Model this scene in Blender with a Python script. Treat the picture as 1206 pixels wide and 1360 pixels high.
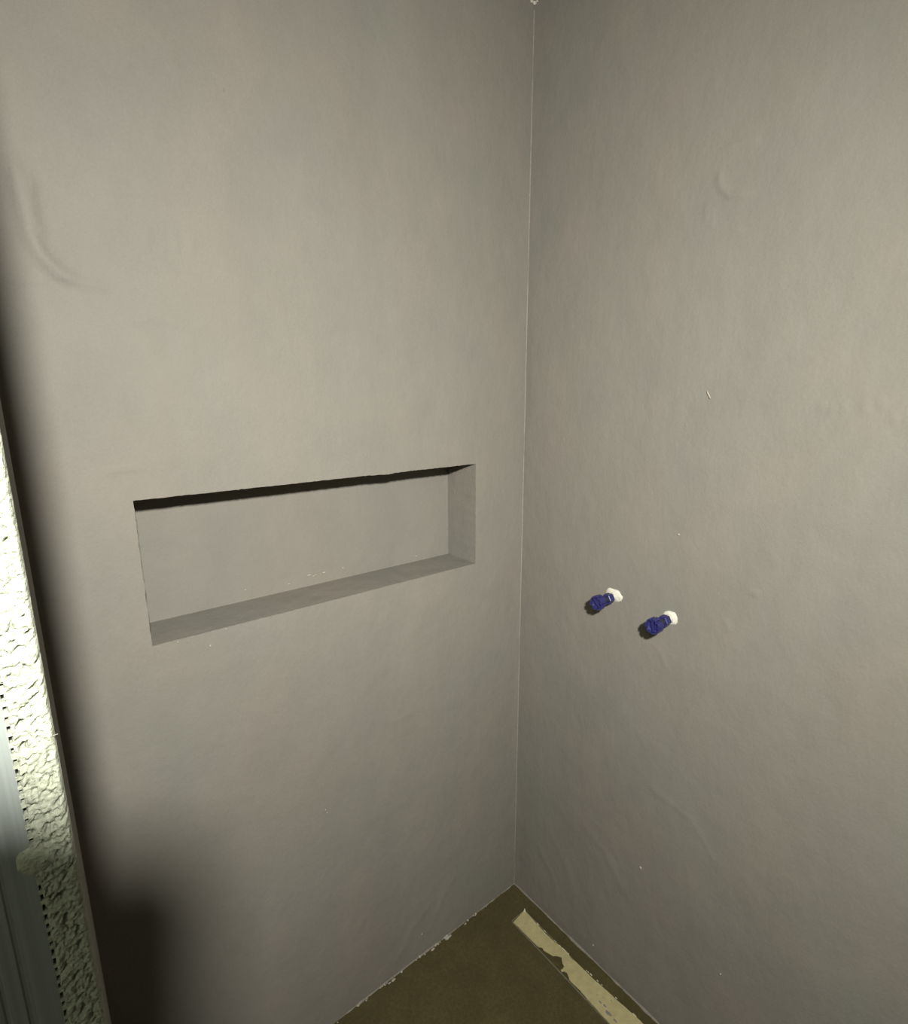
import bpy, bmesh, math, random
from mathutils import Vector, Matrix, noise

for o in list(bpy.data.objects):
    bpy.data.objects.remove(o, do_unlink=True)
scene = bpy.context.scene
COL = scene.collection
random.seed(7)

# ------------------------------------------------------------------ camera
# world: the shower corner is the origin, wall_left is y = 0, wall_right is x = 0
CAM = Vector((-1.02356, -0.99142, 1.5))
AX_R = Vector((0.781728, -0.623604, -0.004362))
AX_U = Vector((0.135693, 0.163265, 0.977206))
AX_F = Vector((0.608678, 0.764501, -0.212247))
cam_d = bpy.data.cameras.new('camera')
cam_d.sensor_fit = 'HORIZONTAL'
cam_d.sensor_width = 36.0
cam_d.lens = 36.0 * 719.845 / 1206.0
cam_d.clip_start = 0.01
cam = bpy.data.objects.new('camera', cam_d)
COL.objects.link(cam)
mw = Matrix.Identity(4)
for i in range(3):
    mw[i][0] = AX_R[i]; mw[i][1] = AX_U[i]; mw[i][2] = -AX_F[i]; mw[i][3] = CAM[i]
cam.matrix_world = mw
scene.camera = cam

# ------------------------------------------------------------------ light
world = bpy.data.worlds.new('world'); scene.world = world
world.use_nodes = True
world.node_tree.nodes['Background'].inputs[0].default_value = (0.8, 0.9, 0.8, 1)
world.node_tree.nodes['Background'].inputs[1].default_value = 0.0
LAMP = Vector((-1.056, -1.25, 1.776))
ld = bpy.data.lights.new('torch_light', 'AREA')      # flat LED face of a torch, shining the way the camera looks
ld.shape = 'DISK'
ld.size = 0.060
ld.energy = 30.5
ld.spread = math.radians(140)
ld.color = (1.0, 0.985, 0.93)
lamp = bpy.data.objects.new('torch_light', ld); COL.objects.link(lamp)
lamp.location = LAMP
lamp.rotation_euler = Vector((0.52, 0.84, -0.48)).to_track_quat('-Z', 'Y').to_euler()
vs = scene.view_settings
vs.view_transform = 'Standard'; vs.look = 'None'; vs.gamma = 1.0; vs.use_curve_mapping = False
vs.exposure = 0.0

# ------------------------------------------------------------------ dimensions
H = 2.345                        # ceiling
XE = -1.0303                     # its arris at the end
XP = -1.0365                     # inner face of the partition
YE = -0.66                       # its rough end face
NX0, NX1, NZ0, NZ1, ND = -0.8942, -0.1657, 1.0822, 1.3348, 0.1115   # niche
YB, XO = -2.4, -2.5              # far walls of the outer room

# ------------------------------------------------------------------ materials
def nodes_of(m):
    m.use_nodes = True
    return m.node_tree.nodes, m.node_tree.links, m.node_tree.nodes['Principled BSDF']

def mapped(n, l, scale=(1, 1, 1)):
    tc = n.new('ShaderNodeTexCoord'); mp = n.new('ShaderNodeMapping')
    mp.inputs['Scale'].default_value = scale
    l.new(tc.outputs['Object'], mp.inputs['Vector'])
    return mp.outputs['Vector']

def noise_n(n, l, vec, scale, detail=4, rough=0.55):
    t = n.new('ShaderNodeTexNoise')
    t.inputs['Scale'].default_value = scale; t.inputs['Detail'].default_value = detail
    t.inputs['Roughness'].default_value = rough
    l.new(vec, t.inputs['Vector'])
    return t.outputs['Fac']

def ramp(n, l, fac, stops):
    r = n.new('ShaderNodeValToRGB'); e = r.color_ramp.elements
    while len(e) < len(stops): e.new(0.5)
    for k, (p, c) in enumerate(stops):
        e[k].position = p; e[k].color = (*c, 1)
    l.new(fac, r.inputs['Fac'])
    return r.outputs['Color']

def mix(n, l, mode, fac, a, b):
    m = n.new('ShaderNodeMix'); m.data_type = 'RGBA'; m.blend_type = mode
    if isinstance(fac, float): m.inputs[0].default_value = fac
    else: l.new(fac, m.inputs[0])
    for s, v in ((6, a), (7, b)):
        if isinstance(v, tuple): m.inputs[s].default_value = (*v, 1)
        else: l.new(v, m.inputs[s])
    return m.outputs[2]

def bump(n, l, bsdf, fac, strength, dist, prev=None):
    b = n.new('ShaderNodeBump'); b.inputs['Strength'].default_value = strength
    b.inputs['Distance'].default_value = dist
    l.new(fac, b.inputs['Height'])
    if prev is not None: l.new(prev, b.inputs['Normal'])
    l.new(b.outputs['Normal'], bsdf.inputs['Normal'])
    return b.outputs['Normal']

def plaster_mat(name, base):
    m = bpy.data.materials.new(name); n, l, b = nodes_of(m)
    v = mapped(n, l); vz = mapped(n, l, (1, 1, 0.7)); vt = mapped(n, l, (1.4, 1.4, 1))
    warm = tuple(c * k for c, k in zip(base, (1.02, 0.995, 0.985)))
    cool = tuple(c * k for c, k in zip(base, (0.98, 1.005, 1.0)))
    c1 = ramp(n, l, noise_n(n, l, vz, 5.0, 3), [(0.38, cool), (0.62, warm)])
    c2 = ramp(n, l, noise_n(n, l, vt, 7.0, 5, 0.65), [(0.3, (0.95,) * 3), (0.7, (1.04,) * 3)])
    c3 = ramp(n, l, noise_n(n, l, v, 420, 2), [(0.3, (0.96,) * 3), (0.7, (1.03,) * 3)])
    c = mix(n, l, 'MULTIPLY', 1.0, mix(n, l, 'MULTIPLY', 1.0, c1, c2), c3)
    # few dark pin holes
    sp = ramp(n, l, noise_n(n, l, v, 90, 1), [(0.19, (0.72,) * 3), (0.235, (1, 1, 1))])
    l.new(mix(n, l, 'MULTIPLY', 0.25, c, sp), b.inputs['Base Color'])
    b.inputs['Roughness'].default_value = 0.72
    b.inputs['Specular IOR Level'].default_value = 0.12
    n1 = bump(n, l, b, noise_n(n, l, vt, 14, 5, 0.6), 0.12, 0.02)
    bump(n, l, b, noise_n(n, l, v, 160, 3, 0.6), 0.2, 0.002, n1)
    return m

def simple_mat(name, col, rough=0.6, spec=0.3, metal=0.0, var=0.12, nscale=40, bstr=0.15, bdist=0.002, stretch=(1, 1, 1)):
    m = bpy.data.materials.new(name); n, l, b = nodes_of(m)
    v = mapped(n, l, stretch)
    f = noise_n(n, l, v, nscale, 4, 0.6)
    l.new(ramp(n, l, f, [(0.3, tuple(c * (1 - var) for c in col)), (0.7, tuple(min(1, c * (1 + var)) for c in col))]), b.inputs['Base Color'])
    b.inputs['Roughness'].default_value = rough
    b.inputs['Specular IOR Level'].default_value = spec
    b.inputs['Metallic'].default_value = metal
    if bstr: bump(n, l, b, f, bstr, bdist)
    return m

WALLC = (0.178, 0.166, 0.1425)
M_WALL = plaster_mat('taupe_microcement', WALLC)
M_BEAD = simple_mat('plaster_bead', (0.195, 0.18, 0.148), 0.7, 0.15, nscale=120)
M_CRUMB = simple_mat('pale_plaster_crumb', (0.30, 0.275, 0.225), 0.8, 0.1, nscale=200)
M_CEIL = simple_mat('white_ceiling_paint', (0.30, 0.285, 0.245), 0.8, 0.1, nscale=20, var=0.04)
M_OUT = simple_mat('raw_grey_render', (0.60, 0.60, 0.52), 0.9, 0.1, nscale=15, var=0.1)
M_MORTAR = simple_mat('pale_rough_mortar', (0.255, 0.268, 0.205), 0.9, 0.1, nscale=420, var=0.22, bstr=0.8, bdist=0.002)
M_WHITE = simple_mat('white_filler', (0.50, 0.48, 0.41), 0.8, 0.15, nscale=150, var=0.08, bstr=0.4)
M_DARK = simple_mat('dark_gap', (0.012, 0.011, 0.009), 0.9, 0.05, nscale=60)
M_TAPE = simple_mat('beige_cover_tape', (0.34, 0.30, 0.155), 0.55, 0.3, nscale=60, var=0.10)
M_STEEL = simple_mat('steel_edge', (0.22, 0.20, 0.14), 0.5, 0.5, metal=0.3, nscale=120, var=0.2)
M_BLACK = simple_mat('black_plastic', (0.02, 0.02, 0.022), 0.5, 0.4, nscale=60)
M_SMEAR = simple_mat('grey_cement_smear', (0.16, 0.15, 0.14), 0.8, 0.15, nscale=120)

def floor_mat():
    m = bpy.data.materials.new('dark_olive_cement'); n, l, b = nodes_of(m)
    v = mapped(n, l)
    c1 = ramp(n, l, noise_n(n, l, v, 9, 5, 0.6), [(0.3, (0.052, 0.043, 0.018)), (0.7, (0.072, 0.060, 0.026))])
    c2 = ramp(n, l, noise_n(n, l, v, 130, 3, 0.6), [(0.3, (0.82,) * 3), (0.7, (1.1,) * 3)])
    l.new(mix(n, l, 'MULTIPLY', 1.0, c1, c2), b.inputs['Base Color'])
    b.inputs['Roughness'].default_value = 0.8
    b.inputs['Specular IOR Level'].default_value = 0.1
    bump(n, l, b, noise_n(n, l, v, 70, 4, 0.6), 0.35, 0.003)
    return m
M_FLOOR = floor_mat()

def alu_mat():
    m = bpy.data.materials.new('brushed_aluminium'); n, l, b = nodes_of(m)
    v = mapped(n, l, (1, 1, 0.01))
    f = noise_n(n, l, v, 260, 4, 0.6)
    l.new(ramp(n, l, f, [(0.3, (0.150, 0.165, 0.150)), (0.7, (0.200, 0.22, 0.205))]), b.inputs['Base Color'])
    b.inputs['Metallic'].default_value = 0.25
    b.inputs['Roughness'].default_value = 0.55
    bump(n, l, b, f, 0.12, 0.001)
    return m
M_ALU = alu_mat()

def blue_mat():
    m = bpy.data.materials.new('blue_plastic'); n, l, b = nodes_of(m)
    v = mapped(n, l)
    l.new(ramp(n, l, noise_n(n, l, v, 220, 3), [(0.3, (0.013, 0.013, 0.070)), (0.7, (0.020, 0.020, 0.105))]), b.inputs['Base Color'])
    b.inputs['Roughness'].default_value = 0.32
    b.inputs['Specular IOR Level'].default_value = 0.6
    return m
M_BLUE = blue_mat()

# ------------------------------------------------------------------ helpers
def link_mesh(name, verts, faces, mat, parent=None, smooth=True):
    me = bpy.data.meshes.new(name)
    me.from_pydata([tuple(v) for v in verts], [], faces)
    me.update()
    if smooth:
        me.polygons.foreach_set('use_smooth', [True] * len(me.polygons))
    me.materials.append(mat)
    o = bpy.data.objects.new(name, me); COL.objects.link(o)
    if parent is not None: o.parent = parent
    return o

def from_bm(name, bm, mat, parent=None, smooth=False):
    bmesh.ops.recalc_face_normals(bm, faces=bm.faces)
    me = bpy.data.meshes.new(name); bm.to_mesh(me); bm.free()
    if smooth: me.polygons.foreach_set('use_smooth', [True] * len(me.polygons))
    me.materials.append(mat)
    o = bpy.data.objects.new(name, me); COL.objects.link(o)
    if parent is not None: o.parent = parent
    return o

def add_box(bm, a, b, bevel=0.0, seg=2):
    r = bmesh.ops.create_cube(bm, size=1.0)
    vs_ = r['verts']
    for v in vs_:
        v.co = Vector([(a[i] + b[i]) / 2 + v.co[i] * (b[i] - a[i]) for i in range(3)])
    if bevel > 0:
        es = list({e for v in vs_ for e in v.link_edges})
        bmesh.ops.bevel(bm, geom=es, offset=bevel, segments=seg, affect='EDGES', profile=0.5)

def box_obj(name, a, b, mat, parent=None, bevel=0.0):
    bm = bmesh.new(); add_box(bm, a, b, bevel)
    return from_bm(name, bm, mat, parent)

def struct(o, label, cat):
    o['kind'] = 'structure'; o['label'] = label; o['category'] = cat
    return o

def tag(o, label, cat, group=None):
    o['label'] = label; o['category'] = cat
    if group: o['group'] = group
    return o

def axis_vals(stops, step):
    out = []
    for a, b in zip(stops[:-1], stops[1:]):
        k = max(1, int(math.ceil(abs(b - a) / step)))
        out += [a + (b - a) * i / k for i in range(k)]
    return out + [stops[-1]]

def seg_dist(px, py, poly):
    best = 9; tt = 0; side = 1; n = len(poly) - 1
    for k in range(n):
        (x0, y0), (x1, y1) = poly[k], poly[k + 1]
        dx, dy = x1 - x0, y1 - y0; L2 = dx * dx + dy * dy
        t = max(0, min(1, ((px - x0) * dx + (py - y0) * dy) / L2))
        qx, qy = px - x0 - t * dx, py - y0 - t * dy
        d = math.hypot(qx, qy)
        if d < best:
            best = d; tt = (k + t) / n; side = 1 if dx * qy - dy * qx > 0 else -1
    return best, tt, side

def mark_height(u, z, marks):
    h = 0
    for poly, hgt, w, bb, kind in marks:
        if u < bb[0] or u > bb[1] or z < bb[2] or z > bb[3]: continue
        d, t, sd = seg_dist(u, z, poly)
        env = min(1, 5 * t + 0.15, 5 * (1 - t) + 0.05)
        if kind == 'ridge':
            h += hgt * env * math.exp(-(d / w) ** 2)
        else:       # lip: steep on one side, feathered out on the other
            ww = w if sd > 0 else w * 6
            h += hgt * env * math.exp(-(d / ww) ** 2)
    return h

def mk(poly, hgt, w, kind='ridge'):
    p = w * 14
    xs = [q[0] for q in poly]; ys = [q[1] for q in poly]
    return (poly, hgt, w, (min(xs) - p, max(xs) + p, min(ys) - p, max(ys) + p), kind)

def wave(u, z, seed):
    return (0.0022 * noise.noise((u * 2.6, z * 1.7, seed)) + 0.0009 * noise.noise((u * 9, z * 6, seed + 3.1))
            + 0.00018 * noise.noise((u * 45, z * 32, seed + 7.7)))

# ------------------------------------------------------------------ structure: walls
L_MARKS = [
    mk([(-0.9801, 1.8176), (-0.9789, 1.7864), (-0.9766, 1.7455), (-0.9738, 1.7177), (-0.9651, 1.6903), (-0.948, 1.6709), (-0.9208, 1.660)], 0.0085, 0.010),
    mk([(-0.962, 1.80), (-0.966, 1.765), (-0.9655, 1.735), (-0.957, 1.712)], 0.0040, 0.007),
    mk([(-0.955, 1.668), (-0.9208, 1.66), (-0.8837, 1.6568)], 0.0024, 0.006),
    mk([(-1.0149, 1.6531), (-0.9906, 1.655), (-0.9609, 1.6574)], 0.0020, 0.004),
    mk([(-0.885, 1.7767), (-0.84, 1.786), (-0.79, 1.795)], 0.0017, 0.004),
    mk([(-0.826, 1.755), (-0.834, 1.7193)], 0.0017, 0.004),
    mk([(-0.79, 1.752), (-0.792, 1.715)], 0.0017, 0.004),
    mk([(-0.765, 1.745), (-0.768, 1.72)], 0.0017, 0.004),
    mk([(-0.9311, 1.3835), (-0.9005, 1.3855), (-0.8792, 1.3885)], 0.0017, 0.003),
    mk([(-0.88, 1.61), (-0.82, 1.62), (-0.76, 1.60)], 0.0017, 0.006),
    mk([(-0.30, 0.16), (-0.38, 0.11), (-0.44, 0.03)], 0.0008, 0.012),
    mk([(-0.22, 0.20), (-0.28, 0.14), (-0.33, 0.05)], 0.0007, 0.010),
    mk([(-0.50, 0.78), (-0.42, 0.74), (-0.34, 0.75)], 0.0004, 0.006),
]
R_MARKS = [
    mk([(-0.4592, 1.8826), (-0.4583, 1.865), (-0.4665, 1.8484), (-0.4795, 1.8367), (-0.5003, 1.8325), (-0.5252, 1.8295)], 0.0032, 0.0042),
    mk([(-0.4534, 1.9138), (-0.4918, 1.9133), (-0.5285, 1.9072)], 0.0016, 0.005),
    mk([(-0.44, 1.835), (-0.442, 1.80)], 0.0016, 0.003),
    mk([(-0.452, 1.828), (-0.453, 1.79)], 0.0016, 0.003),
    mk([(-0.49, 1.78), (-0.51, 1.772)], 0.0016, 0.003),
    mk([(-0.5491, 1.0716), (-0.556, 1.058), (-0.5588, 1.0468)], 0.0016, 0.004),
    mk([(-0.585, 1.14), (-0.5937, 1.1373), (-0.6069, 1.1382)], 0.0016, 0.003),
    mk([(-0.4, 0.97), (-0.43, 0.94), (-0.445, 0.91)], 0.0007, 0.004),
    mk([(-0.12, 0.30), (-0.20, 0.22), (-0.24, 0.12)], 0.0007, 0.012),
    mk([(-0.08, 0.22), (-0.15, 0.15), (-0.18, 0.06)], 0.0006, 0.010),
    mk([(-0.22, 0.40), (-0.31, 0.36), (-0.42, 0.25)], 0.0005, 0.012),
    mk([(-0.40, 0.62), (-0.52, 0.60), (-0.60, 0.52)], 0.0006, 0.008),
]
for (cy_, cz_) in ((-0.66, 1.476), (-0.675, 1.472), (-0.69, 1.478), (-0.72, 1.474), (-0.74, 1.480), (-0.757, 1.462), (-0.775, 1.458)):
    R_MARKS.append(mk([(cy_, cz_ + 0.010), (cy_ - 0.006, cz_ - 0.008)], 0.0014, 0.0036))

# wall_left: a front skin with the niche cut out of it
xs = axis_vals([XP, NX0, NX1, 0.0], 0.0052)
zs = axis_vals([0.0, NZ0, NZ1, H], 0.0052)
ix0, ix1 = xs.index(NX0), xs.index(NX1); iz0, iz1 = zs.index(NZ0), zs.index(NZ1)
verts = []; NXN = len(xs)
front = {}
for j, z in enumerate(zs):
    for i, x in enumerate(xs):
        # lumpy plaster on the left margin, feathered towards corner and edges
        d = wave(x, z, 1.3) + mark_height(x, z, L_MARKS)
        on_h = (j in (iz0, iz1)) and ix0 <= i <= ix1
        on_v = (i in (ix0, ix1)) and iz0 <= j <= iz1
        near0 = min(1.0, abs(x) / 0.02, abs(x - XP) / 0.01)
        d *= near0
        px, pz = x, z
        if on_h:
            amp = 0.0010 if j == iz1 else 0.0008
            pz += amp * (0.6 * noise.noise((x * 25, j, 2.2)) + 1.0 * noise.noise((x * 150, j, 5.2)))
            if j == iz1:   # a chipped spot on the upper edge
                pz -= 0.0035 * math.exp(-((x + 0.42) / 0.03) ** 2) * (0.6 + 0.8 * noise.noise((x * 120, 1, 1)))
        if on_v:
            px += 0.0012 * (noise.noise((z * 50, i, 8.2)) + 0.5 * noise.noise((z * 170, i, 5.2)))
        if i in (ix0, ix1) and j in (iz0, iz1): px, pz = x, z
        verts.append((px, -d, pz)); front[(i, j)] = (px, -d, pz)
faces = []
for j in range(len(zs) - 1):
    for i in range(NXN - 1):
        if ix0 <= i < ix1 and iz0 <= j < iz1: continue
        a = j * NXN + i
        faces.append((a, a + 1, a + 1 + NXN, a + NXN))
wall_left = link_mesh('wall_left', verts, faces, M_WALL)
struct(wall_left, 'taupe plastered wall with a long recessed shelf niche', 'wall')

def ruled(name, keys, target, nd, axis):
    """panel from the niche's front edge back to the niche depth"""
    v = []; f = []
    for k, key in enumerate(keys):
        a = Vector(front[key]); b = Vector(target(xs[key[0]], zs[key[1]]))
        for t in range(nd + 1):
            p = a.lerp(b, t / nd)
            p[axis] += 0.0007 * noise.noise((p.x * 30, p.y * 30, p.z * 30)) * math.sin(math.pi * t / nd)
            v.append(p)
    for k in range(len(keys) - 1):
        for t in range(nd):
            a = k * (nd + 1) + t
            f.append((a, a + 1, a + nd + 2, a + nd + 1))
    return link_mesh(name, v, f, M_WALL, wall_left)

ruled('niche_sill', [(i, iz0) for i in range(ix0, ix1 + 1)], lambda x, z: (x, ND, NZ0), 14, 2)
ruled('niche_head', [(i, iz1) for i in range(ix0, ix1 + 1)], lambda x, z: (x, ND, NZ1), 8, 2)
ruled('niche_side', [(ix0, j) for j in range(iz0, iz1 + 1)], lambda x, z: (NX0, ND, z), 10, 0)
ruled('niche_side', [(ix1, j) for j in range(iz0, iz1 + 1)], lambda x, z: (NX1, ND, z), 10, 0)
bx = axis_vals([NX0, NX1], 0.012); bz = axis_vals([NZ0, NZ1], 0.012)
v = [(x, ND + (0.0008 * noise.noise((x * 8, z * 8, 4)) if 0 < i < len(bx) - 1 and 0 < j < len(bz) - 1 else 0), z)
     for j, z in enumerate(bz) for i, x in enumerate(bx)]
f = [(j * len(bx) + i, j * len(bx) + i + 1, (j + 1) * len(bx) + i + 1, (j + 1) * len(bx) + i)
     for j in range(len(bz) - 1) for i in range(len(bx) - 1)]
link_mesh('niche_back', v, f, M_WALL, wall_left)

# wall_right
ys = axis_vals([0.0, -1.0], 0.0052) + axis_vals([-1.05, YB], 0.06)
zr = axis_vals([0.0, H], 0.0052)
verts = []
for z in zr:
    for y in ys:
        d = (wave(-y, z, 21.7) + mark_height(y, z, R_MARKS)) * min(1, -y / 0.02)
        verts.append((-d, y, z))
n_ = len(ys)
faces = [(j * n_ + i, j * n_ + i + 1, (j + 1) * n_ + i + 1, (j + 1) * n_ + i) for j in range(len(zr) - 1) for i in range(n_ - 1)]
wall_right = link_mesh('wall_right', verts, faces, M_WALL)
struct(wall_right, 'plain taupe plastered wall carrying the two blue pipe plugs', 'wall')

# floor, ceiling
fx = axis_vals([XO, XP], 0.1)[:-1] + axis_vals([XP, 0.0], 0.012)
fy = axis_vals([YB, -0.9], 0.1)[:-1] + axis_vals([-0.9, 0.0], 0.012)
v = [(x, y, -0.0008 + 0.0012 * noise.noise((x * 7, y * 7, 9)) + 0.0006 * noise.noise((x * 40, y * 40, 2))) for y in fy for x in fx]
n_ = len(fx)
f = [(j * n_ + i, j * n_ + i + 1, (j + 1) * n_ + i + 1, (j + 1) * n_ + i) for j in range(len(fy) - 1) for i in range(n_ - 1)]
floor = struct(link_mesh('floor', v, f, M_FLOOR), 'dark olive brown cement floor', 'floor')
ceiling = struct(box_obj('ceiling', (XO, YB, H), (0.0, 0.0, H + 0.05), M_CEIL), 'white painted ceiling just above the corner', 'ceiling')

# partition: plastered inner face, rough mortar end, metal profile next to it
PW = 0.0170                       # width of the rough mortar strip
bm = bmesh.new(); add_box(bm, (XP - 0.13, YE + 0.004, 0.0), (XP, 0.0, H))
for q in bm.verts:
    if q.co.x > XP - 0.01 and q.co.y < -0.1: q.co.x = XE
wall_part = from_bm('wall_partition', bm, M_WALL)
struct(wall_part, 'thin partition wall with a rough mortar end at the opening', 'wall')
# mortar end face: finely displaced strip wrapped round the arris
nu = 30
zz = axis_vals([0.0, 0.80], 0.02)[:-1] + axis_vals([0.80, 1.80], 0.0008)[:-1] + axis_vals([1.80, H], 0.02)
verts = []
for z in zz:
    for k in range(nu + 1):
        u = k / nu
        x = XE - PW + PW * u
        lump = 0.7 * noise.noise((x * 170, z * 150, 3.0)) + 0.6 * noise.noise((x * 380, z * 420, 6.0)) + 0.45 * noise.noise((x * 900, z * 900, 1.0))
        pit = max(0.0, noise.noise((x * 240, z * 330 - x * 260, 12.0)) - 0.20) * 3.4 + max(0.0, noise.noise((x * 500, z * 520, 31.0)) - 0.25) * 2.0
        e = min(1, (1 - u) * 7)
        y = YE - 0.0012 - (0.0021 * lump - 0.0026 * pit) * (0.35 + 0.65 * e)
        if u > 0.9: y += 0.003 * ((u - 0.9) / 0.1) ** 2
        x2 = x + (0.0009 * noise.noise((z * 210, 3, 1)) + 0.0006 * noise.noise((z * 600, 8, 1))) * (1 if k in (0, 1) else 0.3 if k >= nu - 1 else 0)
        if k == nu: x2 = XE + 0.0003; y = YE + 0.006
        if k == 0: y = YE + 0.003
        verts.append((x2, y, z))
n_ = nu + 1
faces = [(j * n_ + i, j * n_ + i + 1, (j + 1) * n_ + i + 1, (j + 1) * n_ + i) for j in range(len(zz) - 1) for i in range(nu)]
mort = link_mesh('rough_mortar_edge', verts, faces, M_MORTAR, wall_part)
mort['label'] = 'pale rough mortar left open on the partition end'

# perforated edge bead: two rails, rungs every 5 mm, dark slots between them
GX1 = XE - PW + 0.0004; GX0 = GX1 - 0.0015
box_obj('bead_slot', (GX0 - 0.001, YE + 0.0035, 0.0), (GX1 + 0.002, YE + 0.0045, H), M_DARK, wall_part)
bm = bmesh.new()
z = 0.86
while z < 1.72:
    g = 0.0020 + 0.0016 * random.random() + (0.003 if random.random() < 0.12 else 0)
    w = 0.0004 * random.random()
    add_box(bm, (GX0 - 0.0004, YE - 0.0004, z), (GX1 + 0.0006 + w, YE + 0.0035, z + g))
    z += 0.0060 + 0.0016 * (random.random() - 0.5)
bd = from_bm('perforated_bead', bm, M_MORTAR, wall_part)
bd['kind'] = 'stuff'

# mortar dab smeared over bead and profile
def dab(name, c, rx, rz, h, mat, parent, seed):
    v = []; f = []; nr, na = 10, 36
    for r in range(nr + 1):
        for a in range(na):
            t = 2 * math.pi * a / na; rr = r / nr
            k = 1 + 0.25 * noise.noise((math.cos(t) * 1.4, math.sin(t) * 1.4, seed))
            x = c[0] + rx * rr * k * math.cos(t); zq = c[2] + rz * rr * k * math.sin(t)
            hh = h * (1 - rr ** 2.4) * (1 + 0.25 * noise.noise((x * 300, zq * 300, seed))) - (0.0006 if r == nr else 0)
            v.append((x, c[1] - hh, zq))
    for r in range(nr):
        for a in range(na):
            b = (a + 1) % na
            f.append((r * na + a, (r + 1) * na + a, (r + 1) * na + b, r * na + b))
    return link_mesh(name, v, f, mat, parent)
dab('mortar_dab', (XE - PW - 0.001, YE - 0.0003, 1.257), 0.008, 0.0095, 0.0016, M_MORTAR, wall_part, 4.4)
# a bristle sticking out of the arris
bm = bmesh.new(); add_box(bm, (XE - 0.0008, YE - 0.0022, 1.326), (XE + 0.0016, YE - 0.0020, 1.3262))
from_bm('bristle', bm, M_BEAD, wall_part)

# brushed metal upright with shallow grooves
prof = [(0.0, 0.004)]
xg = 0.0
AW = 0.11
pts = [(0.0, 0.0035), (0.0, 0.0)]
for gx in (0.012, 0.021, 0.033, 0.048, 0.066, 0.085):
    pts += [(gx, 0.0), (gx + 0.0008, 0.0009), (gx + 0.0022, 0.0009), (gx + 0.003, 0.0)]
pts += [(AW, 0.0), (AW, 0.02)]
v = []; f = []
for (a, b) in pts:
    for zq in (0.0, H):
        v.append((GX0 - a, YE + b, zq))
for k in range(len(pts) - 1):
    f.append((2 * k, 2 * k + 2, 2 * k + 3, 2 * k + 1))
prof_o = link_mesh('trim_1', v, f, M_ALU, None, smooth=False)
struct(prof_o, 'brushed aluminium upright profile beside the rough mortar edge', 'metal profile')

# outer room
struct(box_obj('wall_outer', (XO, YE + 0.004, 0.0), (GX0 - AW + 0.001, YE + 0.10, H), M_OUT), 'pale rendered outer wall beyond the metal profile', 'wall')
struct(box_obj('wall_back', (XO, YB - 0.1, 0.0), (0.0, YB, H), M_OUT), 'pale rendered wall behind the photographer', 'wall')
struct(box_obj('wall_side', (XO - 0.1, YB, 0.0), (XO, YE + 0.004, H), M_OUT), 'pale rendered side wall of the outer room', 'wall')

# added fill bulb, unseen in the outer room, brightens the shaded partition end
FILL_BULB = Vector((-1.9, -1.6, 2.16))
fill_t = bpy.data.objects.new('fill_lamp', None); COL.objects.link(fill_t); fill_t.location = (FILL_BULB.x, FILL_BULB.y, H)
fill_t['label'] = 'dim added fill bulb, unseen, hung in the outer room'; fill_t['category'] = 'fill lamp'
bm = bmesh.new(); bmesh.ops.create_cone(bm, segments=10, radius1=0.003, radius2=0.003, depth=0.11, cap_ends=True)
bmesh.ops.translate(bm, verts=bm.verts, vec=(0, 0, -0.055)); from_bm('cord', bm, M_BLACK, fill_t)
bm = bmesh.new(); bmesh.ops.create_cone(bm, segments=16, radius1=0.016, radius2=0.012, depth=0.045, cap_ends=True)
bmesh.ops.translate(bm, verts=bm.verts, vec=(0, 0, -0.13)); from_bm('socket', bm, M_BLACK, fill_t)
bl = bpy.data.lights.new('fill_bulb_light', 'POINT'); bl.energy = 13.0; bl.shadow_soft_size = 0.03; bl.color = (0.97, 1.0, 0.86)
blo = bpy.data.objects.new('fill_bulb_light', bl); COL.objects.link(blo); blo.location = (0, 0, FILL_BULB.z - H); blo.parent = fill_t

# plaster bead running up the corner
v = []; f = []; zc = axis_vals([0.0, H - 0.012], 0.006)
for k, z in enumerate(zc):
    w = 0.0022 + 0.0010 * noise.noise((0, 0, z * 4)) + 0.0006 * noise.noise((3, 0, z * 45))
    if noise.noise((9, 1, z * 7)) > 0.25: w *= 0.55
    v += [(-w, 0.0006, z), (-w * 0.45, -w * 0.42, z), (0.0006, -w * 0.8, z)]
for k in range(len(zc) - 1):
    for t in range(2):
        f.append((3 * k + t, 3 * k + t + 1, 3 * k + t + 4, 3 * k + t + 3))
link_mesh('corner_bead', v, f, M_BEAD, wall_left)

# feathered plaster edges where the walls meet the floor
def foot(name, along, length, parent, seed, wmin):
    v = []; f = []; k_ = int(length / 0.005)
    for k in range(k_ + 1):
        s = -length * k / k_
        w = max(wmin, 0.0012 + 0.0035 * noise.noise((s * 14, seed, 0)) + 0.002 * noise.noise((s * 60, seed, 1)))
        hgt = 0.0008 + 0.6 * w
        pr = [(0.001, hgt + 0.002), (-0.3 * w, hgt), (-w, 0.0), (-w, -0.004)]
        for (o_, z_) in pr:
            v.append((s, o_, z_) if along == 'x' else (o_, s, z_))
    for k in range(k_):
        for t in range(3):
            f.append((4 * k + t, 4 * k + t + 1, 4 * k + t + 5, 4 * k + t + 4))
    return link_mesh(name, v, f, M_BEAD, parent, smooth=True)
foot('plaster_foot', 'x', -XP, wall_left, 2.0, 0.0006)
foot('plaster_foot', 'y', 1.2, wall_right, 7.0, 0.0006)

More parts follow.
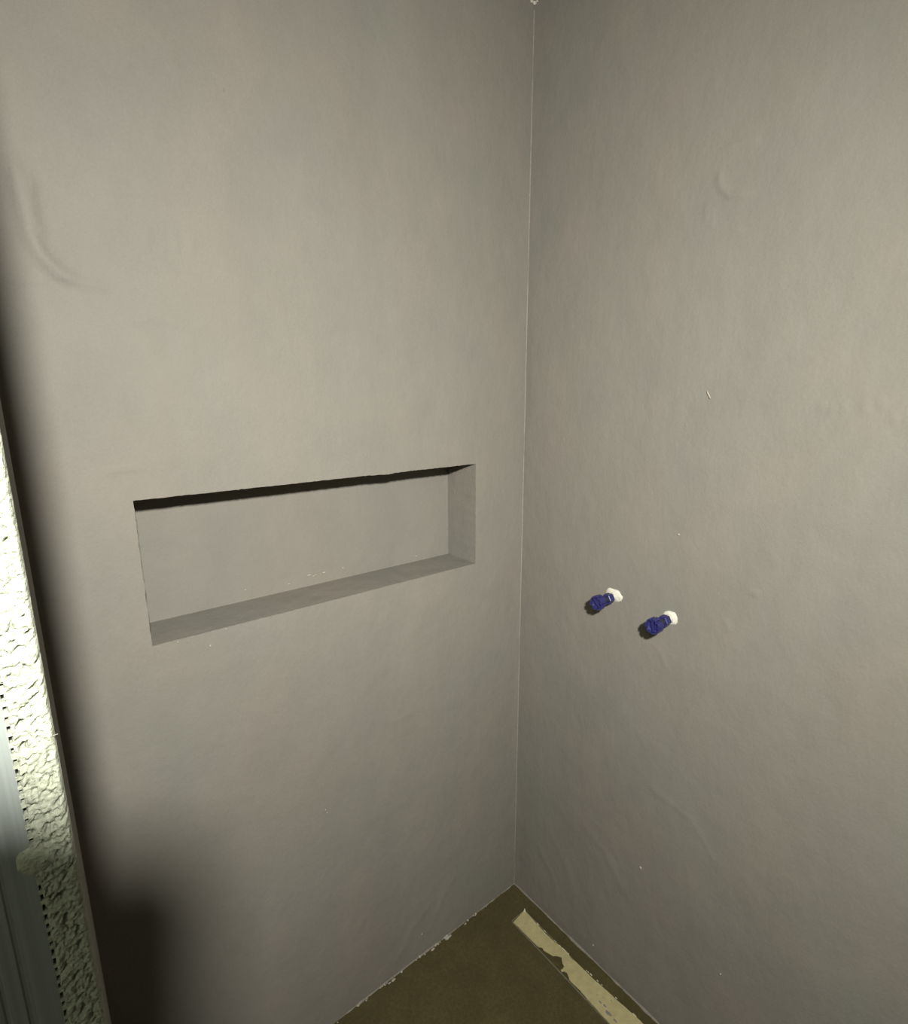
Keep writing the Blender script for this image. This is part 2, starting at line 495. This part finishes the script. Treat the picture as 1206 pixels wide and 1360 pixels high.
# pale crumbs and chips left on the surfaces
def crumb_mesh(seed):
    bm = bmesh.new(); bmesh.ops.create_icosphere(bm, subdivisions=1, radius=1.0)
    for q in bm.verts:
        q.co *= 1 + 0.45 * noise.noise(q.co * 1.7 + Vector((seed, 0, 0)))
    bmesh.ops.recalc_face_normals(bm, faces=bm.faces)
    me = bpy.data.meshes.new('plaster_crumb'); bm.to_mesh(me); bm.free()
    me.materials.append(M_CRUMB); return me
CR = [crumb_mesh(s * 3.3) for s in range(4)]
CRW = crumb_mesh(5.0); CRW.materials[0] = M_WHITE
def crumb(loc, sc, parent, rz=0.0):
    o = bpy.data.objects.new('plaster_crumb', random.choice(CR)); COL.objects.link(o)
    o.location = loc; o.scale = sc; o.rotation_euler = (0, rz, rz); o.parent = parent
for k in range(34):
    x = -0.12 - 0.62 * random.random() ** 0.9
    s = 0.0016 + 0.0022 * random.random() ** 2
    crumb((x, -0.002 - 0.005 * random.random(), 0.002 + 0.003 * random.random()), (s * 1.6, s, s * 0.8), wall_left, random.random())
for (x, s) in ((-0.27, 0.006), (-0.262, 0.004), (-0.322, 0.0045), (-0.205, 0.003), (-0.45, 0.0045), (-0.462, 0.003)):
    crumb((x, -0.008, 0.003), (s * 1.8, s * 0.7, s * 0.6), wall_left, 0.1)
for (y, z, sy, sz, r) in ((-0.4766, 1.496, 0.0016, 0.009, -0.5), (-0.4412, 1.2189, 0.0022, 0.0022, 0), (-0.4173, 0.3915, 0.0034, 0.003, 0), (-0.30, 0.05, 0.002, 0.002, 0), (-0.62, 0.28, 0.0018, 0.0018, 0)):
    o = bpy.data.objects.new('plaster_crumb', CR[1]); COL.objects.link(o)
    o.location = (-0.0012, y, z); o.scale = (0.0012 if sz > 0.005 else 0.003, sy, sz); o.rotation_euler = (r, 0, 0); o.parent = wall_right
for (x, z, s) in ((-0.8031, 1.0555, 0.0022), (-0.7733, 1.0793, 0.0018), (-0.8549, 1.078, 0.0016), (-0.6037, 0.5997, 0.0018), (-0.353, 0.0715, 0.003), (-0.60, 0.59, 0.0014)):
    crumb((x, -0.0015, z), (s, 0.0015, s), wall_left)
for (x, s) in ((-0.6075, 0.0022), (-0.5605, 0.003), (-0.545, 0.002), (-0.5245, 0.003), (-0.477, 0.0022), (-0.2716, 0.0024), (-0.70, 0.0018), (-0.55, 0.0022)):
    crumb((x, ND - 0.002, NZ0 + 0.014 + 0.012 * random.random()), (s * 1.5, 0.0006, s * 0.6), wall_left)

# added pale lumps standing in for the bright ceiling tip at the corner
for (dx, dy, dz, s_) in ((-0.003, -0.003, 0.002, 0.0065), (-0.011, -0.002, 0.003, 0.006), (-0.002, -0.010, 0.003, 0.005)):
    o = bpy.data.objects.new('ceiling_tip_lump', CRW); COL.objects.link(o)
    o.location = (dx, dy, H + dz); o.scale = (s_, s_, s_); o.parent = ceiling

# ------------------------------------------------------------------ channel drain in the floor
drain = bpy.data.objects.new('linear_drain', None); COL.objects.link(drain)
drain.location = (-0.07, -0.086, 0.0)
tag(drain, 'long narrow floor drain under torn beige tape beside the right wall', 'drain')
DX0, DX1, DY0, DY1 = -0.0945, -0.0425, -0.086, -0.90
def in_drain(o):
    o.parent = drain; o.matrix_parent_inverse = Matrix.Translation(-drain.location); return o
# tape cover: an outline with torn edges, 1.5 mm thick, lying over the channel
right = [(-0.0425, -0.086), (-0.0445, -0.12), (-0.0465, -0.16), (-0.0468, -0.205), (-0.0425, -0.225), (-0.0410, -0.245), (-0.0448, -0.262), (-0.0425, -0.29), (-0.0420, -0.33), (-0.0385, -0.375), (-0.0365, -0.41), (-0.033, -0.45), (-0.031, -0.50), (-0.033, -0.60), (-0.034, -0.75), (-0.034, -0.90)]
left = [(-0.0945, -0.092), (-0.0935, -0.13), (-0.0925, -0.165), (-0.0915, -0.188), (-0.0885, -0.190), (-0.0848, -0.196), (-0.0875, -0.203), (-0.0850, -0.210), (-0.0820, -0.217), (-0.0790, -0.229), (-0.0700, -0.236), (-0.0635, -0.245), (-0.0690, -0.252), (-0.0740, -0.258), (-0.0770, -0.266), (-0.0855, -0.268), (-0.0905, -0.266), (-0.0925, -0.271), (-0.0860, -0.274), (-0.0835, -0.281), (-0.0875, -0.290), (-0.0925, -0.297), (-0.0915, -0.33), (-0.0935, -0.37), (-0.095, -0.42), (-0.094, -0.50), (-0.094, -0.60), (-0.094, -0.75), (-0.094, -0.90)]
def jitter(poly, amp):
    out = []
    for a, b in zip(poly[:-1], poly[1:]):
        k_ = max(1, int(math.dist(a, b) / 0.006))
        for k in range(k_):
            x = a[0] + (b[0] - a[0]) * k / k_; y = a[1] + (b[1] - a[1]) * k / k_
            out.append((x + amp * noise.noise((x * 200, y * 240, 4)), y + amp * noise.noise((x * 240, y * 200, 9))))
    return out + [poly[-1]]
outline = jitter(right, 0.0009) + jitter(left, 0.0010)[::-1]
bm = bmesh.new()
vv = [bm.verts.new((x, y, 0.0050 + 0.0008 * noise.noise((x * 60, y * 60, 0)))) for x, y in outline]
fc = bm.faces.new(vv)
bmesh.ops.triangulate(bm, faces=[fc])
ext = bmesh.ops.extrude_face_region(bm, geom=list(bm.faces))
for e in ext['geom']:
    if isinstance(e, bmesh.types.BMVert): e.co.z -= 0.0016
cov = in_drain(from_bm('cover_tape', bm, M_TAPE))
cov['label'] = 'beige tape, torn open in one place'
# channel body: steel rims and dark trough
in_drain(box_obj('trough', (DX0 + 0.001, DY1, -0.05), (DX1 - 0.001, DY0 - 0.001, 0.0026), M_FLOOR))
for (a, b) in ((DX0 - 0.001, DX0 + 0.0002), (DX1 - 0.0002, DX1 + 0.001)):
    in_drain(box_obj('rim', (a, DY1, -0.05), (b, DY0, 0.0036), M_STEEL))
in_drain(box_obj('rim', (DX0, DY0 - 0.0002, -0.05), (DX1, DY0 + 0.001, 0.0036), M_STEEL))
# torn fibres on the wall-side edge, white as painted highlights, and the upturned corner
bm = bmesh.new()
for k in range(26):
    y = -0.14 - 0.40 * random.random()
    x = -0.0445 + (-0.10 - y) * -0.022
    x = -0.0465 + max(0, (-0.20 - y)) * 0.045 + 0.0022
    s = 0.0007 + 0.0010 * random.random()
    add_box(bm, (x - s * 0.5, y - s * 2.2, 0.0045), (x + s * 0.5, y + s * 2.2, 0.0058 + s * 0.8))
fr = in_drain(from_bm('tape_fray', bm, M_WHITE)); fr['kind'] = 'stuff'
bm = bmesh.new(); bmesh.ops.create_cone(bm, segments=6, radius1=0.0035, radius2=0.0008, depth=0.010, cap_ends=True)
bmesh.ops.translate(bm, verts=bm.verts, vec=(-0.0445, -0.0885, 0.009))
in_drain(from_bm('tape_corner', bm, M_WHITE))
# grey cement spots on the tape
def spot(x, y, r, seed, z=0.0062):
    v = [(x, y, z + 0.0006)]; f = []
    for a in range(18):
        t = a / 18 * 2 * math.pi
        k = r * (1 + 0.7 * noise.noise((math.cos(t) * 2, math.sin(t) * 2, seed)))
        v.append((x + k * math.cos(t) * 0.7, y + k * math.sin(t) * 1.4, z - 0.0016))
    f = [(0, 1 + a, 1 + (a + 1) % 18) for a in range(18)]
    return in_drain(link_mesh('cement_spot', v, f, M_SMEAR))
for q, (x, y, r) in enumerate(((-0.074, -0.380, 0.0045), (-0.072, -0.392, 0.004), (-0.079, -0.408, 0.007), (-0.080, -0.428, 0.005), (-0.060, -0.378, 0.0018), (-0.0495, -0.395, 0.0022), (-0.066, -0.365, 0.0018), (-0.073, -0.118, 0.0014))):
    spot(x, y, r, q * 2.1)
# shallow trowelled ridge of cement on the wall side and along the near side
# ------------------------------------------------------------------ pipe plugs
def ring_profile(name, prof, seg, parent, mat, rad=None, smooth=False):
    """lathe about local -x (pointing out of the wall); rad(angle,i) modulates the radius"""
    v = []; f = []
    for i, (d, r) in enumerate(prof):
        for a in range(seg):
            t = 2 * math.pi * a / seg
            k = r * (rad(t, i) if rad else 1)
            v.append((-d, k * math.cos(t), k * math.sin(t)))
    for i in range(len(prof) - 1):
        for a in range(seg):
            b = (a + 1) % seg
            f.append((i * seg + a, i * seg + b, (i + 1) * seg + b, (i + 1) * seg + a))
    f.append(tuple(range(seg))[::-1]); f.append(tuple((len(prof) - 1) * seg + a for a in range(seg)))
    return link_mesh(name, v, f, mat, parent, smooth)

def make_plug(y, z, rot, label, seed, cr, csc):
    t = bpy.data.objects.new('pipe_plug', None); COL.objects.link(t)
    t.location = (0, y, z)
    tag(t, label, 'pipe plug', 'blue plugs on the mixer connections')
    # filler collar where the connection leaves the wall
    v = [(-0.0030, 0, 0)]; f = []; na, nr = 30, 6
    for r in range(1, nr + 1):
        for a in range(na):
            th = 2 * math.pi * a / na
            k = cr * r / nr * (1 + 0.22 * noise.noise((math.cos(th) * 1.6, math.sin(th) * 1.6, seed)))
            dd = 0.0045 * (1 - (r / nr) ** 3) + 0.0014 * noise.noise((math.cos(th) * r, math.sin(th) * r, seed + 2)) - (0.001 if r == nr else -0.0008)
            v.append((-dd, k * math.cos(th) * csc[0] + csc[2], k * math.sin(th) * csc[1] + csc[3]))
    for a in range(na): f.append((0, 1 + a, 1 + (a + 1) % na))
    for r in range(nr - 1):
        for a in range(na):
            b = (a + 1) % na
            f.append((1 + r * na + a, 1 + (r + 1) * na + a, 1 + (r + 1) * na + b, 1 + r * na + b))
    link_mesh('filler_collar', v, f, M_WHITE, t)
    ring_profile('stub', [(-0.003, 0.0098), (0.016, 0.0098)], 20, t, M_WHITE)
    ring_profile('hex_collar', [(0.014, 0.0112), (0.0152, 0.0126), (0.0300, 0.0126), (0.0312, 0.0114)], 6, t, M_BLUE)
    ring_profile('neck', [(0.0300, 0.0070), (0.0530, 0.0070)], 16, t, M_BLACK)  # black colour paints in the shade between head and collar
    nl = 7
    def lug(th, i):
        if i in (0, 6, 7, 8): return 1.0
        return 1.0 if math.cos(nl * (th + rot)) > -0.55 else 0.80
    hd = ring_profile('cap_head', [(0.0500, 0.0090), (0.0507, 0.0158), (0.0520, 0.0168), (0.0665, 0.0168), (0.0690, 0.0160), (0.0690, 0.0132), (0.0640, 0.0122), (0.0628, 0.0100), (0.0626, 0.0020)], 84, t, M_BLUE, lug)
    # grip bar across the recessed face
    bm = bmesh.new(); add_box(bm, (-0.0670, -0.0118, -0.0024), (-0.0620, 0.0118, 0.0024), 0.0008)
    bmesh.ops.rotate(bm, verts=bm.verts, cent=(0, 0, 0), matrix=Matrix.Rotation(rot + 0.5, 3, 'X'))
    from_bm('grip_bar', bm, M_BLUE, hd)
    return t
make_plug(-0.298, 1.0430, 0.25, 'blue pipe plug in a large white filler patch, closer to the room corner', 1.0, 0.021, (1.2, 0.80, 0.001, 0.003))
make_plug(-0.4373, 1.0357, 0.9, 'blue pipe plug with a thin ragged white filler ring, farther from the room corner', 5.0, 0.0165, (1.15, 0.95, -0.001, 0.001))

# ------------------------------------------------------------------ the phone that takes the picture, on its tripod with the torch
def cpt(r, u, fw):
    return CAM + AX_R * r + AX_U * u + AX_F * fw
Mrot = Matrix((AX_R, AX_U, AX_F)).transposed().to_4x4()
PH = (-0.0600, 0.0120, -0.1300, 0.0450)        # left, right, bottom, top of the phone about its lens
def tube(bm, a, b, r, seg=12):
    a, b = Vector(a), Vector(b); d = b - a
    q = d.to_track_quat('Z', 'Y').to_matrix().to_4x4()
    bmesh.ops.create_cone(bm, segments=seg, radius1=r, radius2=r, depth=d.length, cap_ends=True,
                          matrix=Matrix.Translation((a + b) / 2) @ q)
pb = cpt((PH[0] + PH[1]) / 2, PH[2] + 0.004, -0.010)
tri = bpy.data.objects.new('camera_tripod', None); COL.objects.link(tri)
tri.location = (pb.x, pb.y, 0)
tag(tri, 'black smartphone and small torch clamped on a thin tripod in the opening', 'tripod')
def in_tri(o):
    o.parent = tri; o.matrix_parent_inverse = Matrix.Translation(-tri.location); return o
bm = bmesh.new(); tube(bm, (pb.x, pb.y, 0.55), (pb.x, pb.y, pb.z - 0.004), 0.011); in_tri(from_bm('pole', bm, M_BLACK))
bm = bmesh.new(); add_box(bm, (pb.x - 0.045, pb.y - 0.016, pb.z - 0.03), (pb.x + 0.045, pb.y + 0.010, pb.z - 0.002), 0.003); in_tri(from_bm('clamp', bm, M_BLACK))
for k in range(3):
    t = math.radians(200 + 120 * k)
    bm = bmesh.new(); tube(bm, (pb.x, pb.y, 0.72), (pb.x + 0.30 * math.cos(t), pb.y + 0.30 * math.sin(t), 0.006), 0.008)
    in_tri(from_bm('leg', bm, M_BLACK))
bm = bmesh.new()
arm = [(pb.x, pb.y, pb.z - 0.05), (pb.x - 0.01, LAMP.y - 0.045, pb.z + 0.02), (LAMP.x, LAMP.y - 0.06, LAMP.z - 0.02)]
for a, b in zip(arm[:-1], arm[1:]): tube(bm, a, b, 0.006)
in_tri(from_bm('torch_arm', bm, M_BLACK))
bm = bmesh.new(); add_box(bm, (LAMP.x - 0.035, LAMP.y - 0.065, LAMP.z - 0.035), (LAMP.x + 0.035, LAMP.y - 0.032, LAMP.z + 0.035), 0.008)
in_tri(from_bm('torch_housing', bm, M_BLACK))
# the clamped phone and an added shadow-widening plate, square to the picture
PHM = Matrix.Translation(CAM) @ Mrot
bm = bmesh.new(); rc = 0.016; ol = []
for cx_, cy_, a0 in ((PH[1] - rc, PH[3] - rc, 0), (PH[0] + rc, PH[3] - rc, 90), (PH[0] + rc, PH[2] + rc, 180), (PH[1] - rc, PH[2] + rc, 270)):
    ol += [(cx_ + rc * math.cos(math.radians(a0 + 15 * k)), cy_ + rc * math.sin(math.radians(a0 + 15 * k))) for k in range(7)]
fc = bm.faces.new([bm.verts.new((x, y, -0.0140)) for x, y in ol])
ex = bmesh.ops.extrude_face_region(bm, geom=[fc])
for e in ex['geom']:
    if isinstance(e, bmesh.types.BMVert): e.co.z += 0.008
add_box(bm, (-0.010, -0.030, -0.0065), (0.010, 0.012, -0.0045), 0.0008)
bmesh.ops.transform(bm, matrix=PHM, verts=bm.verts)
in_tri(from_bm('smartphone', bm, M_BLACK))
bm = bmesh.new()
pl = [bm.verts.new((x, y, -0.018)) for x, y in ((-0.06, -0.15), (0.055, -0.15), (0.052, -0.115), (0.012, -0.02), (-0.06, -0.02))]  # unseen plate, outlined to flare the phone's shadow towards the floor
fc = bm.faces.new(pl)
ex = bmesh.ops.extrude_face_region(bm, geom=[fc])
for e in ex['geom']:
    if isinstance(e, bmesh.types.BMVert): e.co.z += 0.0035
bmesh.ops.transform(bm, matrix=PHM, verts=bm.verts)
in_tri(from_bm('shadow_plate', bm, M_BLACK))
